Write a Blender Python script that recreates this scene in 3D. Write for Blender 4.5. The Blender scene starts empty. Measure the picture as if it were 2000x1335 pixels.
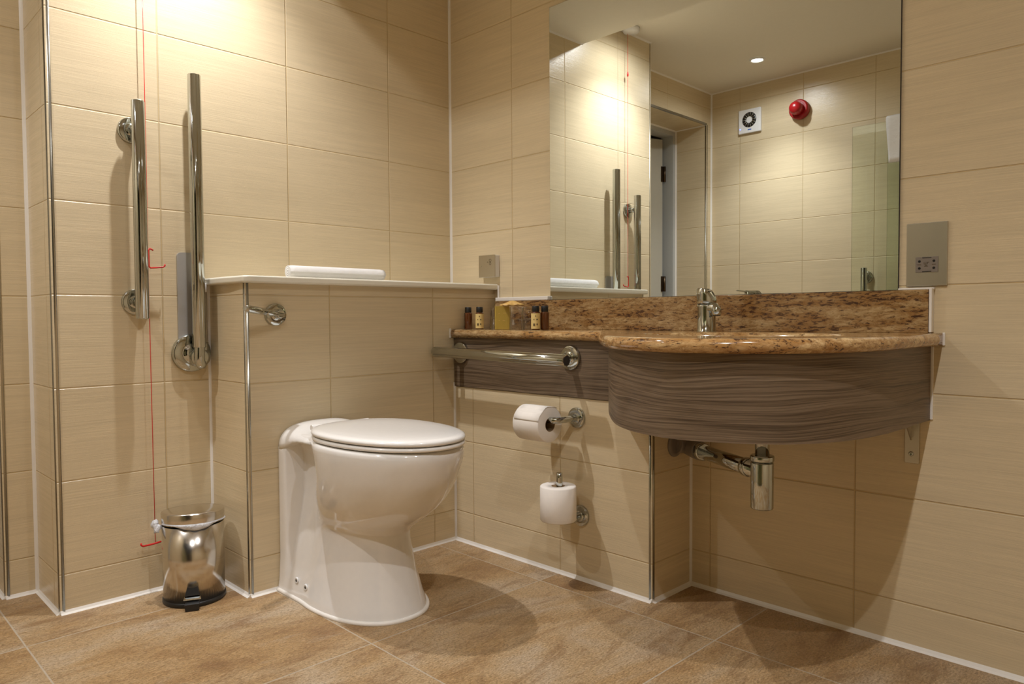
import bpy, bmesh, math, random
from mathutils import Vector, Matrix
random.seed(7)
PI = math.pi
S = bpy.context.scene
COL = S.collection

# ------------------------------------------------------------------ camera
def rot_axes(yaw, pitch, roll):
    cy, sy, cp, sp = math.cos(yaw), math.sin(yaw), math.cos(pitch), math.sin(pitch)
    f = Vector((sy*cp, cy*cp, sp)); r = Vector((cy, -sy, 0)); u = r.cross(f)
    cr, sr = math.cos(roll), math.sin(roll)
    return f, cr*r + sr*u, -sr*r + cr*u
cd = bpy.data.cameras.new('camera'); cam = bpy.data.objects.new('camera', cd); COL.objects.link(cam)
f_, r_, u_ = rot_axes(.7797, -.0346, -.0061)
M = Matrix((r_, u_, -f_)).transposed().to_4x4(); M.translation = Vector((-1.8685, -2.2269, .7901))
cam.matrix_world = M
cd.sensor_width = 36; cd.sensor_fit = 'HORIZONTAL'; cd.lens = 1429.83/2000*36; cd.clip_start = .02
S.camera = cam

# ------------------------------------------------------------------ world + exposure
W = bpy.data.worlds.new('world'); S.world = W; W.use_nodes = True
W.node_tree.nodes['Background'].inputs[0].default_value = (.03, .03, .035, 1)
W.node_tree.nodes['Background'].inputs[1].default_value = .3
S.view_settings.view_transform = 'Standard'; S.view_settings.look = 'None'
S.view_settings.gamma = 1; S.view_settings.exposure = 0.12
S.view_settings.use_curve_mapping = False
S.cycles.max_bounces = 10; S.cycles.diffuse_bounces = 5; S.cycles.glossy_bounces = 6
S.cycles.transmission_bounces = 8; S.cycles.sample_clamp_indirect = 4

# downlights of the room, the last one added as fill: x, y, ceiling height, watts, beam angle
ZC = 2.205
LAMPS = [
    (-1.04, -.30, ZC, 53, 108),
    (-2.00, -.27, ZC, 40, 104),
    (-1.18, -1.98, ZC, 41, 110),
    (-2.00, -1.98, ZC, 42, 124),  # added fill lamp, unseen, brightens the boxing front and the floor
]
LAMP_COL = (1.0, .985, .99)

# ------------------------------------------------------------------ helpers
def tag(o, label=None, cat=None, group=None, kind=None):
    if label: o['label'] = label
    if cat: o['category'] = cat
    if group: o['group'] = group
    if kind: o['kind'] = kind
    return o
def empty(name, loc, label=None, cat=None, group=None, kind=None):
    o = bpy.data.objects.new(name, None); COL.objects.link(o); o.location = loc
    o.empty_display_size = .02
    return tag(o, label, cat, group, kind)
def frame_to(d):
    d = Vector(d).normalized()
    a = Vector((0, 0, 1)) if abs(d.z) < .9 else Vector((1, 0, 0))
    u = a.cross(d).normalized(); return u, d.cross(u), d
class MB:
    def __init__(s): s.v = []; s.f = []; s.sm = []
    def add(s, vs, fs, sm=False):
        b = len(s.v); s.v += [tuple(v) for v in vs]
        s.f += [tuple(b+i for i in f) for f in fs]; s.sm += [sm]*len(fs); return s
    def box(s, a, b):
        x0, y0, z0 = [min(p, q) for p, q in zip(a, b)]; x1, y1, z1 = [max(p, q) for p, q in zip(a, b)]
        return s.add([(x0,y0,z0),(x1,y0,z0),(x1,y1,z0),(x0,y1,z0),(x0,y0,z1),(x1,y0,z1),(x1,y1,z1),(x0,y1,z1)],
              [(0,3,2,1),(4,5,6,7),(0,1,5,4),(1,2,6,5),(2,3,7,6),(3,0,4,7)])
    def lathe(s, prof, base=(0,0,0), d=(0,0,1), n=48, sm=True, caps=True, sx=1, sy=1):
        u, w, d = frame_to(d); base = Vector(base); vs = []; fs = []
        for r, h in prof:
            for i in range(n):
                t = 2*PI*i/n; vs.append(base + d*h + u*(r*sx*math.cos(t)) + w*(r*sy*math.sin(t)))
        for k in range(len(prof)-1):
            for i in range(n):
                j = (i+1) % n; fs.append((k*n+i, k*n+j, (k+1)*n+j, (k+1)*n+i))
        s.add(vs, fs, sm)
        if caps:
            b = len(s.v) - len(vs)
            if prof[0][0] > 1e-5: s.f.append(tuple(b+i for i in reversed(range(n)))); s.sm.append(False)
            if prof[-1][0] > 1e-5: s.f.append(tuple(b+(len(prof)-1)*n+i for i in range(n))); s.sm.append(False)
        return s
    def cyl(s, a, b, r, n=32, bev=0):
        L = (Vector(b)-Vector(a)).length
        p = [(r, 0), (r, L)] if not bev else [(r-bev, 0), (r-bev*.3, bev*.3), (r, bev), (r, L-bev), (r-bev*.3, L-bev*.3), (r-bev, L)]
        return s.lathe(p, a, Vector(b)-Vector(a), n)
    def tube(s, pts, r, n=16, caps=True):
        pts = [Vector(p) for p in pts]; vs = []; fs = []; up = None
        rr = r if isinstance(r, (list, tuple)) else [r]*len(pts)
        for i, p in enumerate(pts):
            d = (pts[min(i+1, len(pts)-1)] - pts[max(i-1, 0)]).normalized()
            if up is None: up, _, _ = frame_to(d)
            up = (up - d*up.dot(d)).normalized(); w = d.cross(up)
            for k in range(n):
                t = 2*PI*k/n; vs.append(p + up*(rr[i]*math.cos(t)) + w*(rr[i]*math.sin(t)))
        for i in range(len(pts)-1):
            for k in range(n):
                j = (k+1) % n; fs.append((i*n+k, i*n+j, (i+1)*n+j, (i+1)*n+k))
        b = len(s.v); s.add(vs, fs, True)
        if caps:
            s.f.append(tuple(b+i for i in reversed(range(n)))); s.sm.append(False)
            s.f.append(tuple(b+(len(pts)-1)*n+i for i in range(n))); s.sm.append(False)
        return s
    def prism(s, poly, z0, z1, sm=False):
        n = len(poly); vs = [(x, y, z0) for x, y in poly] + [(x, y, z1) for x, y in poly]
        s.add(vs, [(i, (i+1) % n, n+(i+1) % n, n+i) for i in range(n)], sm)
        b = len(s.v)-2*n
        s.f.append(tuple(b+i for i in reversed(range(n)))); s.sm.append(False)
        s.f.append(tuple(b+n+i for i in range(n))); s.sm.append(False)
        return s
    def build(s, name, mat, parent=None, bevel=0, seg=3, subsurf=0, ang=.6):
        me = bpy.data.meshes.new(name); me.from_pydata(s.v, [], s.f)
        me.polygons.foreach_set('use_smooth', s.sm)
        bm = bmesh.new(); bm.from_mesh(me); bmesh.ops.recalc_face_normals(bm, faces=bm.faces); bm.to_mesh(me); bm.free()
        o = bpy.data.objects.new(name, me); COL.objects.link(o)
        if mat: me.materials.append(mat)
        if parent is not None:
            o.parent = parent
            o.matrix_parent_inverse = Matrix.Translation(-Vector(parent.location))
        if bevel:
            m = o.modifiers.new('bevel', 'BEVEL'); m.width = bevel; m.segments = seg; m.limit_method = 'ANGLE'; m.angle_limit = ang
            me.polygons.foreach_set('use_smooth', [True]*len(me.polygons))
            m.harden_normals = True
        if subsurf:
            m = o.modifiers.new('sub', 'SUBSURF'); m.levels = m.render_levels = subsurf
        return o
def bez(pts, n=10):      # catmull-rom through points
    P = [Vector(p) for p in pts]; P = [P[0]*2-P[1]] + P + [P[-1]*2-P[-2]]; out = []
    for i in range(1, len(P)-2):
        for k in range(n):
            t = k/n; a, b, c, d = P[i-1], P[i], P[i+1], P[i+2]
            out.append(.5*((2*b)+(-a+c)*t+(2*a-5*b+4*c-d)*t*t+(-a+3*b-3*c+d)*t**3))
    out.append(P[-2]); return out

# ------------------------------------------------------------------ materials
class NT:
    def __init__(s, name):
        s.m = bpy.data.materials.new(name); s.m.use_nodes = True; s.t = s.m.node_tree
        s.b = s.t.nodes['Principled BSDF']
    def n(s, typ, **k):
        o = s.t.nodes.new(typ)
        for a, v in k.items():
            if a.startswith('i_'):
                key = a[2:]; key = int(key) if key.isdigit() else key
                s.set(o.inputs[key], v)
            else: setattr(o, a, v)
        return o
    def set(s, sock, v):
        if isinstance(v, bpy.types.NodeSocket): s.t.links.new(v, sock)
        else: sock.default_value = v
    def math(s, op, a, b=None, c=None):
        o = s.n('ShaderNodeMath', operation=op); s.set(o.inputs[0], a)
        if b is not None: s.set(o.inputs[1], b)
        if c is not None: s.set(o.inputs[2], c)
        return o.outputs[0]
    def mix(s, f, a, b, typ='MIX'):
        o = s.n('ShaderNodeMix', data_type='RGBA', blend_type=typ)
        s.set(o.inputs[0], f); s.set(o.inputs[6], a); s.set(o.inputs[7], b); return o.outputs[2]
    def ramp(s, f, stops):
        o = s.n('ShaderNodeValToRGB'); s.set(o.inputs[0], f); e = o.color_ramp.elements
        while len(e) < len(stops): e.new(.5)
        for i, (p, c) in enumerate(stops):
            e[i].position = p; e[i].color = (c if isinstance(c, tuple) else (c, c, c)) + (1,) if not (isinstance(c, tuple) and len(c) == 4) else c
        return o.outputs[0]
    def pos(s): return s.n('ShaderNodeNewGeometry').outputs['Position']
    def noise(s, vec, scale, detail=4, rough=.5, dist=0, stretch=None, rotz=None):
        if stretch or rotz:
            m = s.n('ShaderNodeMapping'); s.set(m.inputs[0], vec)
            if stretch: m.inputs['Scale'].default_value = stretch
            if rotz: m.inputs['Rotation'].default_value = rotz
            vec = m.outputs[0]
        o = s.n('ShaderNodeTexNoise'); s.set(o.inputs['Vector'], vec)
        o.inputs['Scale'].default_value = scale; o.inputs['Detail'].default_value = detail
        o.inputs['Roughness'].default_value = rough; o.inputs['Distortion'].default_value = dist
        return o.outputs[0]
    def bump(s, h, strength, dist=.002, normal=None):
        o = s.n('ShaderNodeBump'); o.inputs['Strength'].default_value = strength; o.inputs['Distance'].default_value = dist
        s.set(o.inputs['Height'], h)
        if normal is not None: s.set(o.inputs['Normal'], normal)
        return o.outputs[0]
    def out(s, **k):
        for a, v in k.items(): s.set(s.b.inputs[a.replace('_', ' ')], v)
        return s.m
def C(r, g, b): return (r, g, b, 1)
def plain(name, col, rough=.5, metal=0, **k):
    t = NT(name); p = t.pos()
    nz = t.noise(p, 60, 3); c = t.mix(.06, C(*col), t.ramp(nz, [(.3, tuple(x*.8 for x in col)), (.7, tuple(min(1, x*1.15) for x in col))]))
    return t.out(Base_Color=c, Roughness=rough, Metallic=metal, **k)

def tile_mat(name, ux0, uy0, base=(.680, .568, .380)):
    t = NT(name); g = t.n('ShaderNodeNewGeometry'); p = g.outputs['Position']
    sp = t.n('ShaderNodeSeparateXYZ'); t.set(sp.inputs[0], p)
    sn = t.n('ShaderNodeSeparateXYZ'); t.set(sn.inputs[0], g.outputs['True Normal'])
    isx = t.math('GREATER_THAN', t.math('ABSOLUTE', sn.outputs[0]), .5)
    a = t.math('SUBTRACT', sp.outputs[0], ux0); b = t.math('SUBTRACT', sp.outputs[1], uy0)
    u = t.math('ADD', t.math('MULTIPLY', b, isx), t.math('MULTIPLY', a, t.math('SUBTRACT', 1, isx)))
    uu = t.math('DIVIDE', u, .4); vv = t.math('DIVIDE', t.math('SUBTRACT', sp.outputs[2], .1058), .25)
    def dist(q, size):
        fr = t.math('FRACT', t.math('ADD', q, 100.5))
        return t.math('MULTIPLY', t.math('ABSOLUTE', t.math('SUBTRACT', fr, .5)), size)
    d = t.math('MINIMUM', dist(uu, .4), dist(vv, .25))
    grout = t.ramp(t.math('MULTIPLY', d, 100), [(.09, 1.0), (.15, 0.0)])
    prof = t.ramp(t.math('MULTIPLY', d, 100), [(.10, 0.0), (.26, 1.0)])
    # per-tile tone
    cb = t.n('ShaderNodeCombineXYZ')
    t.set(cb.inputs[0], t.math('FLOOR', t.math('ADD', uu, 100))); t.set(cb.inputs[1], t.math('FLOOR', t.math('ADD', vv, 100))); t.set(cb.inputs[2], isx)
    wn = t.n('ShaderNodeTexWhiteNoise'); t.set(wn.inputs[0], cb.outputs[0])
    st = t.noise(p, 1, 5, .75, .15, stretch=(5, 5, 330))
    st2 = t.noise(p, 1, 3, .6, .4, stretch=(2.2, 2.2, 55))
    k = t.math('ADD', t.math('MULTIPLY', t.math('SUBTRACT', st, .5), .42), t.math('MULTIPLY', t.math('SUBTRACT', st2, .5), .22))
    k = t.math('ADD', t.math('ADD', k, 1), t.math('MULTIPLY', t.math('SUBTRACT', wn.outputs[0], .5), .025))
    hs = t.n('ShaderNodeVectorMath', operation='SCALE'); hs.inputs[0].default_value = base; t.set(hs.inputs['Scale'], k)
    col = t.mix(grout, hs.outputs[0], C(base[0]*.88, base[1]*.80, base[2]*.64))
    bn = t.bump(st, .35, .0014); bn = t.bump(prof, .9, .0016, bn)
    return t.out(Base_Color=col, Roughness=t.math('ADD', .23, t.math('MULTIPLY', grout, .5)), Normal=bn, Specular_IOR_Level=.55)

def floor_mat():
    t = NT('stone_floor_tile'); p = t.pos(); sp = t.n('ShaderNodeSeparateXYZ'); t.set(sp.inputs[0], p)
    def dist(o, off, size):
        fr = t.math('FRACT', t.math('ADD', t.math('DIVIDE', t.math('SUBTRACT', o, off), size), 50.5))
        return t.math('MULTIPLY', t.math('ABSOLUTE', t.math('SUBTRACT', fr, .5)), size)
    d = t.math('MINIMUM', dist(sp.outputs[0], -.287, .597), dist(sp.outputs[1], -.158, .582))
    gr = t.ramp(t.math('MULTIPLY', d, 100), [(.15, 1.0), (.23, 0.0)])
    cb = t.n('ShaderNodeCombineXYZ')
    t.set(cb.inputs[0], t.math('FLOOR', t.math('ADD', t.math('DIVIDE', t.math('ADD', sp.outputs[0], .287), .597), 50)))
    t.set(cb.inputs[1], t.math('FLOOR', t.math('ADD', t.math('DIVIDE', t.math('ADD', sp.outputs[1], .158), .582), 50)))
    wn = t.n('ShaderNodeTexWhiteNoise'); t.set(wn.inputs[0], cb.outputs[0])
    off = t.n('ShaderNodeVectorMath', operation='MULTIPLY_ADD'); t.set(off.inputs[0], wn.outputs[1]); off.inputs[1].default_value = (7, 7, 0); t.set(off.inputs[2], p)
    q = off.outputs[0]
    a = t.noise(q, 1, 6, .6, .6, stretch=(2.2, 4.0, 1)); b = t.noise(q, 1, 8, .75, .8, stretch=(4, 13, 1)); c2 = t.noise(q, 1, 5, .8, .8, stretch=(150, 210, 1))
    col = t.ramp(a, [(.30, (.38, .20, .075)), (.43, (.62, .39, .175)), (.54, (.68, .475, .26)), (.68, (.74, .59, .42))])
    col = t.mix(t.ramp(b, [(.36, .75), (.50, 0.0)]), col, C(.36, .195, .08))
    col = t.mix(t.ramp(b, [(.56, 0.0), (.72, .55)]), col, C(.70, .57, .42))
    col = t.mix(t.ramp(c2, [(.42, .60), (.52, 0.0)]), col, C(.25, .15, .065))
    col = t.mix(t.ramp(c2, [(.55, 0.0), (.68, .40)]), col, C(.66, .52, .36))
    col = t.mix(t.math('MULTIPLY', gr, .85), col, C(.72, .62, .48))
    h = t.math('ADD', t.math('MULTIPLY', t.noise(q, 1, 6, .75, .8, stretch=(110, 190, 1)), .65), t.math('MULTIPLY', t.noise(q, 1, 4, .6, 1, stretch=(25, 60, 1)), .35))
    bn = t.bump(h, 1.0, .009); bn = t.bump(t.math('SUBTRACT', 1, gr), .4, .001, bn)
    return t.out(Base_Color=col, Roughness=.42, Normal=bn)

def granite_mat(name='polished_granite', lift=1.0, fleck=0.0):
    t = NT(name); p = t.pos()
    rot = (math.radians(-24), 0, 0)
    a = t.noise(p, 1, 8, .75, .5, stretch=(75, 38, 130), rotz=rot)
    b = t.noise(p, 1, 7, .78, .4, stretch=(95, 42, 170), rotz=rot)
    c = t.noise(p, 1, 4, .6, .8, stretch=(11, 5, 26), rotz=rot)
    e = t.noise(p, 1, 5, .7, .5, stretch=(170, 90, 260), rotz=rot)
    col = t.ramp(a, [(.32, tuple(k*lift for k in (.15, .07, .025))), (.45, tuple(k*lift for k in (.31, .19, .08))), (.56, tuple(k*lift for k in (.44, .30, .145))), (.72, tuple(k*lift for k in (.56, .41, .22)))])
    col = t.mix(t.ramp(c, [(.44+fleck, 0.0), (.58+fleck, .75)]), col, C(.26*lift, .125*lift, .035*lift))
    thr = t.math('ADD', b, t.math('MULTIPLY', t.math('SUBTRACT', c, .5), -.42))
    col = t.mix(t.ramp(thr, [(.41-fleck, .95), (.46-fleck, 0.0)]), col, C(.05, .02, .014))
    col = t.mix(t.ramp(e, [(.32, .8), (.40, 0.0)]), col, C(.10, .045, .02))
    return t.out(Base_Color=col, Roughness=.12, Coat_Weight=.3)

def wood_mat():
    t = NT('dark_walnut_laminate'); p = t.pos()
    warp = t.noise(p, 1, 2, .45, 0, stretch=(1.7, 1.7, 5)); warp2 = t.noise(p, 1, 2, .5, 0, stretch=(5, 5, 12))
    sp = t.n('ShaderNodeSeparateXYZ'); t.set(sp.inputs[0], p)
    zw = t.math('ADD', sp.outputs[2], t.math('ADD', t.math('MULTIPLY', warp, .075), t.math('MULTIPLY', warp2, .008)))
    cb = t.n('ShaderNodeCombineXYZ'); t.set(cb.inputs[0], sp.outputs[0]); t.set(cb.inputs[1], sp.outputs[1]); t.set(cb.inputs[2], zw); q = cb.outputs[0]
    rings = t.noise(q, 1, 2, .5, 0, stretch=(.6, .6, 75)); mid = t.noise(q, 1, 4, .7, 0, stretch=(1.6, 1.6, 150)); fine = t.noise(q, 1, 5, .75, 0, stretch=(7, 7, 520))
    dark = t.math('POWER', t.math('ABSOLUTE', t.math('SINE', t.math('MULTIPLY', rings, 26))), 7)
    f = t.math('ADD', t.math('MULTIPLY', fine, .5), t.math('ADD', t.math('MULTIPLY', mid, .35), t.math('MULTIPLY', rings, .15)))
    f = t.math('SUBTRACT', f, t.math('MULTIPLY', dark, .12))
    col = t.ramp(f, [(.32, (.055, .034, .019)), (.45, (.130, .088, .053)), (.60, (.225, .162, .106))])
    return t.out(Base_Color=col, Roughness=.42, Normal=t.bump(fine, .12, .001))

def chrome_mat(name='polished_chrome', col=(.52, .545, .53), rough=.05):
    t = NT(name); nz = t.noise(t.pos(), 25, 2)
    return t.out(Base_Color=C(*col), Metallic=1.0, Roughness=t.math('ADD', rough, t.math('MULTIPLY', nz, .03)))

M_W1 = tile_mat('cream_ceramic_tile', -.292, -.342)
M_FLOOR = floor_mat(); M_GRAN = granite_mat(); M_GRANTOP = granite_mat('golden_granite', 1.4, .035); M_WOOD = wood_mat()
M_CH = chrome_mat(); M_STEEL = chrome_mat('brushed_steel', (.58, .55, .48), .33); M_TRIM = chrome_mat('satin_trim', (.46, .46, .42), .24)
M_BIN = chrome_mat('mirror_steel', (.66, .63, .58), .17)
M_CAULK = plain('white_sealant', (.82, .79, .74), .4)
M_CEIL = plain('white_ceiling_paint', (.74, .70, .60), .8)
M_CER = plain('white_ceramic', (.80, .785, .76), .10, Coat_Weight=.5)
M_SEAT = plain('white_seat_plastic', (.86, .85, .83), .16, Coat_Weight=.3)
M_LEDGE = plain('cream_ledge_laminate', (.80, .77, .66), .22)
M_BLACK = plain('black_plastic', (.012, .012, .012), .35)
M_DARK = plain('dark_gap', (.03, .025, .02), .7)
M_RED = plain('red_plastic', (.62, .012, .012), .3)
M_DKRED = plain('dark_red_plastic', (.36, .008, .012), .28)
M_WHITE = plain('white_plastic', (.80, .80, .80), .4)
M_TISSUE = plain('white_tissue', (.86, .82, .77), .9)
M_CARD = plain('cardboard', (.32, .22, .12), .9)
M_GREY = plain('grey_plastic', (.22, .19, .16), .35)
M_DOOR = plain('pale_door_paint', (.46, .44, .37), .5)
M_FRAME = plain('grey_frame_paint', (.47, .485, .48), .5)
M_BRASS = plain('dark_bronze', (.09, .06, .035), .35, .9)
M_AMBER = plain('amber_glass', (.10, .028, .006), .08, Coat_Weight=.6)
M_LABEL = plain('yellow_paper_label', (.72, .55, .22), .6)
M_GOLD = plain('gold_card', (.46, .32, .055), .45)
M_GOLD2 = plain('gold_tissue', (.66, .42, .13), .45)
M_INK = plain('dark_print', (.10, .07, .03), .6)
M_PLATE = plain('satin_metal_plate', (.46, .45, .43), .38, .35)
M_HALL = plain('hall_paint', (.25, .24, .24), .9)

def towel_mat():
    t = NT('white_terry_cloth'); p = t.pos(); nz = t.noise(p, 900, 2); wv = t.noise(p, 1, 1, stretch=(55, 55, 55))
    return t.out(Base_Color=C(.88, .87, .86), Roughness=.95, Normal=t.bump(t.math('ADD', nz, t.math('MULTIPLY', wv, 1.5)), .7, .003))
M_TOWEL = towel_mat()
def glass_mat(name, col, rough=0):
    t = NT(name); return t.out(Base_Color=C(*col), Roughness=rough, Transmission_Weight=1.0, IOR=1.45)
def thin_glass():
    t = NT('thin_clear_glass'); o = t.t.nodes['Material Output']
    tr = t.n('ShaderNodeBsdfTransparent'); tr.inputs[0].default_value = (.92, .91, .90, 1)
    gl = t.n('ShaderNodeBsdfGlossy'); gl.inputs['Roughness'].default_value = .03
    fr = t.n('ShaderNodeLayerWeight'); fr.inputs[0].default_value = .38
    mx = t.n('ShaderNodeMixShader'); t.set(mx.inputs[0], fr.outputs['Facing']); t.set(mx.inputs[1], tr.outputs[0]); t.set(mx.inputs[2], gl.outputs[0])
    t.t.links.new(mx.outputs[0], o.inputs[0]); return t.m
M_GLASS = thin_glass()
def pane_mat():
    t = NT('green_tinted_screen_glass'); o = t.t.nodes['Material Output']
    tr = t.n('ShaderNodeBsdfTransparent'); tr.inputs[0].default_value = (.93, .96, .915, 1)
    gl = t.n('ShaderNodeBsdfGlossy'); gl.inputs['Roughness'].default_value = .02
    fr = t.n('ShaderNodeFresnel'); fr.inputs[0].default_value = 1.45
    mx = t.n('ShaderNodeMixShader'); t.set(mx.inputs[0], fr.outputs[0]); t.set(mx.inputs[1], tr.outputs[0]); t.set(mx.inputs[2], gl.outputs[0])
    t.t.links.new(mx.outputs[0], o.inputs[0]); return t.m
M_PANE = pane_mat()
def mirror_mat():
    t = NT('mirror_silver'); return t.out(Base_Color=C(.82, .875, .88), Metallic=1.0, Roughness=.0)
M_MIRROR = mirror_mat()
def emit_mat(name, col, st):
    t = NT(name); return t.out(Base_Color=C(*col), Emission_Color=C(*col), Emission_Strength=st)
M_EMIT = emit_mat('lit_lamp_face', (1, .95, .82), 14)
M_BLUE = emit_mat('blue_indicator', (.1, .15, 1), 6)
M_BLUEINK = plain('blue_print', (.03, .12, .5), .5)
def liner_mat():
    t = NT('thin_white_bag'); return t.out(Base_Color=C(.85, .86, .90), Roughness=.3, Transmission_Weight=.25, Normal=t.bump(t.noise(t.pos(), 60, 5, .6, 1), .8, .01))
M_BAG = liner_mat()

# ------------------------------------------------------------------ setting
D = .2464; E_ = .1962; A_ = .958; G_ = 1.0784; L_ = 1.3717; DL = .2389; HB = .889
YF = -3.05; XL = -2.39
def st(o): o['kind'] = 'structure'; return o
st(MB().box((XL-.1, YF-.1, -.05), (.1, 1.9, 0)).build('floor', M_FLOOR))
st(MB().box((XL-.1, YF-.1, ZC), (.1, 1.9, ZC+.05)).build('ceiling', M_CEIL))
st(MB().box((-.822, YF, 2.06), (0, 0, ZC)).build('ceiling_lowered', M_CEIL))
st(MB().box((-L_, 0, 0), (0, .1, ZC)).box((-L_, .1, 0), (-L_+.1, DL, ZC)).build('wall_back', M_W1))
w = MB(); w.box((-1.4518, DL, 0), (-L_, DL+.226, ZC)).box((XL, DL, 0), (-2.3325, DL+.226, ZC)).box((-2.3325, DL, 2.0), (-1.4518, DL+.226, ZC))
st(w.build('wall_back_recess', M_W1))
st(MB().box((0, YF, 0), (.1, .1, ZC)).build('wall_right', M_W1))
st(MB().box((XL-.1, YF, 0), (XL, .6, ZC)).build('wall_left', tile_mat('cream_ceramic_tile_left', -.292, -.36)))
st(MB().box((XL-.1, YF-.1, 0), (.1, YF, ZC)).build('wall_front', M_W1))
st(MB().box((XL-.1, 1.7, 0), (-1.0, 1.8, ZC)).box((-1.2, DL+.226, 0), (-1.1, 1.7, ZC)).box((XL-.2, .6, 0), (XL-.1, 1.8, ZC)).build('wall_hall', M_HALL))
st(MB().box((-A_, -D, 0), (0, 0, HB)).build('wall_boxing_cistern', M_W1))
st(MB().box((-E_, -G_, 0), (0, -D, .5455)).build('wall_boxing_pipes', M_W1))

# sealant beads
tn = [0]
def trim(mb, mat=M_CAULK, bevel=0):
    tn[0] += 1; return st(mb.build('trim_%d' % tn[0], mat, bevel=bevel))
def bead(a, b, n1, n2, w=.010):
    a, b, n1, n2 = Vector(a), Vector(b), Vector(n1)*w, Vector(n2)*w; o = (n1+n2)*-.02
    m = MB(); c1 = (n1+n2)*.36
    vs = [a+o, a+n1, a+c1, a+n2, b+o, b+n1, b+c1, b+n2]
    m.add(vs, [(0, 1, 5, 4), (1, 2, 6, 5), (2, 3, 7, 6), (3, 0, 4, 7), (0, 3, 2, 1), (4, 5, 6, 7)]); return trim(m)
X, Y, Z = (1, 0, 0), (0, 1, 0), (0, 0, 1); nX, nY = (-1, 0, 0), (0, -1, 0)
bead((-L_, 0, 0), (-A_, 0, 0), nY, Z); bead((-A_, 0, 0), (-A_, -D, 0), nX, Z); bead((-A_, -D, 0), (-E_, -D, 0), nY, Z)
bead((-E_, -D, 0), (-E_, -G_, 0), nX, Z); bead((-E_, -G_, 0), (0, -G_, 0), nY, Z); bead((0, -G_, 0), (0, YF, 0), nX, Z)
bead((-L_, 0, 0), (-L_, DL, 0), nX, Z, .009); bead((-L_, DL, 0), (-1.4518, DL, 0), nY, Z, .009); bead((-1.4518, DL, 0), (-1.4518, DL+.226, 0), nX, Z, .009)
bead((-L_, DL, 0), (-L_, DL, ZC), nX, nY, .008); bead((-A_, 0, 0), (-A_, 0, HB), nX, nY, .006)
bead((0, 0, HB+.02), (0, 0, 2.06), nX, nY, .007); bead((-E_, -D, 0), (-E_, -D, .56), nX, nY, .006)
bead((0, -G_, 0), (0, -G_, .56), nX, nY, .006); bead((XL, DL, 0), (XL, DL, ZC), X, nY, .008)
bead((XL, DL, ZC), (-L_, DL, ZC), nY, (0, 0, -1), .007); bead((XL, DL, ZC), (XL, YF, ZC), X, (0, 0, -1), .007)
bead((-L_, 0, ZC), (-.822, 0, ZC), nY, (0, 0, -1), .007); bead((-.822, 0, 2.06), (0, 0, 2.06), nY, (0, 0, -1), .007)
bead((XL, YF, 0), (XL, DL, 0), X, Z)
bead((-2.3325, DL+.226, 2.0), (-1.4518, DL+.226, 2.0), nY, (0, 0, -1), .008); bead((-2.3325, DL+.226, 0), (-2.3325, DL+.226, 2.0), X, nY, .008)
bead((-2.3325, DL, 2.0), (-2.3325, DL+.226, 2.0), X, (0, 0, -1), .006)
# metal edge trims on the outer tile corners
def edge(x, y, z0, z1, sx, sy, r=.009):
    poly = [(x - sx*r, y - sy*r)] + [(x - sx*r + sx*(r+.002)*math.cos(t), y - sy*r + sy*(r+.002)*math.sin(t)) for t in [i*PI/16 for i in range(9)]]
    return trim(MB().prism(poly, z0, z1, True), M_TRIM)
edge(-L_, 0, .006, ZC, -1, -1, .011); edge(-1.4518, DL, .006, 2.0, -1, -1, .010); edge(-A_, -D, .006, HB, -1, -1, .009)
edge(-E_, -G_, .006, .56, -1, -1, .009); edge(-2.3325, DL, .006, 2.0, 1, -1, .009)
trim(MB().box((-2.3325, DL-.003, 1.998), (-1.4518, DL+.008, 2.01)), M_TRIM)

# door and frame beyond the doorway
dr = empty('door_1', (-2.24, .52, 0)); dr['kind'] = 'structure'
fy = DL+.226
MB().box((-2.3325, fy, 0), (-2.297, fy+.09, 2.0)).box((-1.487, fy, 0), (-1.4518, fy+.09, 2.0)).box((-2.297, fy, 1.965), (-1.487, fy+.09, 2.0)).build('door_frame', M_FRAME, dr)
ang = math.radians(18); ux, uy = math.cos(ang), math.sin(ang); hx, hy = -2.266, fy+.06
P0 = Vector((hx, hy, 0)); du = Vector((ux, uy, 0)); dn = Vector((-uy, ux, 0))
m = MB(); vs = [P0, P0+du*.76, P0+du*.76+dn*.042, P0+dn*.042]; m.prism([(v.x, v.y) for v in vs], .01, 1.945)
m.build('door_leaf', M_DOOR, dr)
for z in (.25, 1.0, 1.72):
    MB().cyl((hx-.012, hy-.008, z-.05), (hx-.012, hy-.008, z+.05), .009).box((hx-.02, hy-.004, z-.05), (hx+.012, hy+.003, z+.05)).build('door_hinge', M_BRASS, dr)
MB().tube([(-1.66, fy+.22, 1.0), (-1.66, fy+.17, 1.0), (-1.72, fy+.155, 1.0), (-1.78, fy+.14, 1.0)], .009).build('door_handle', M_CH, dr)

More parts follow.
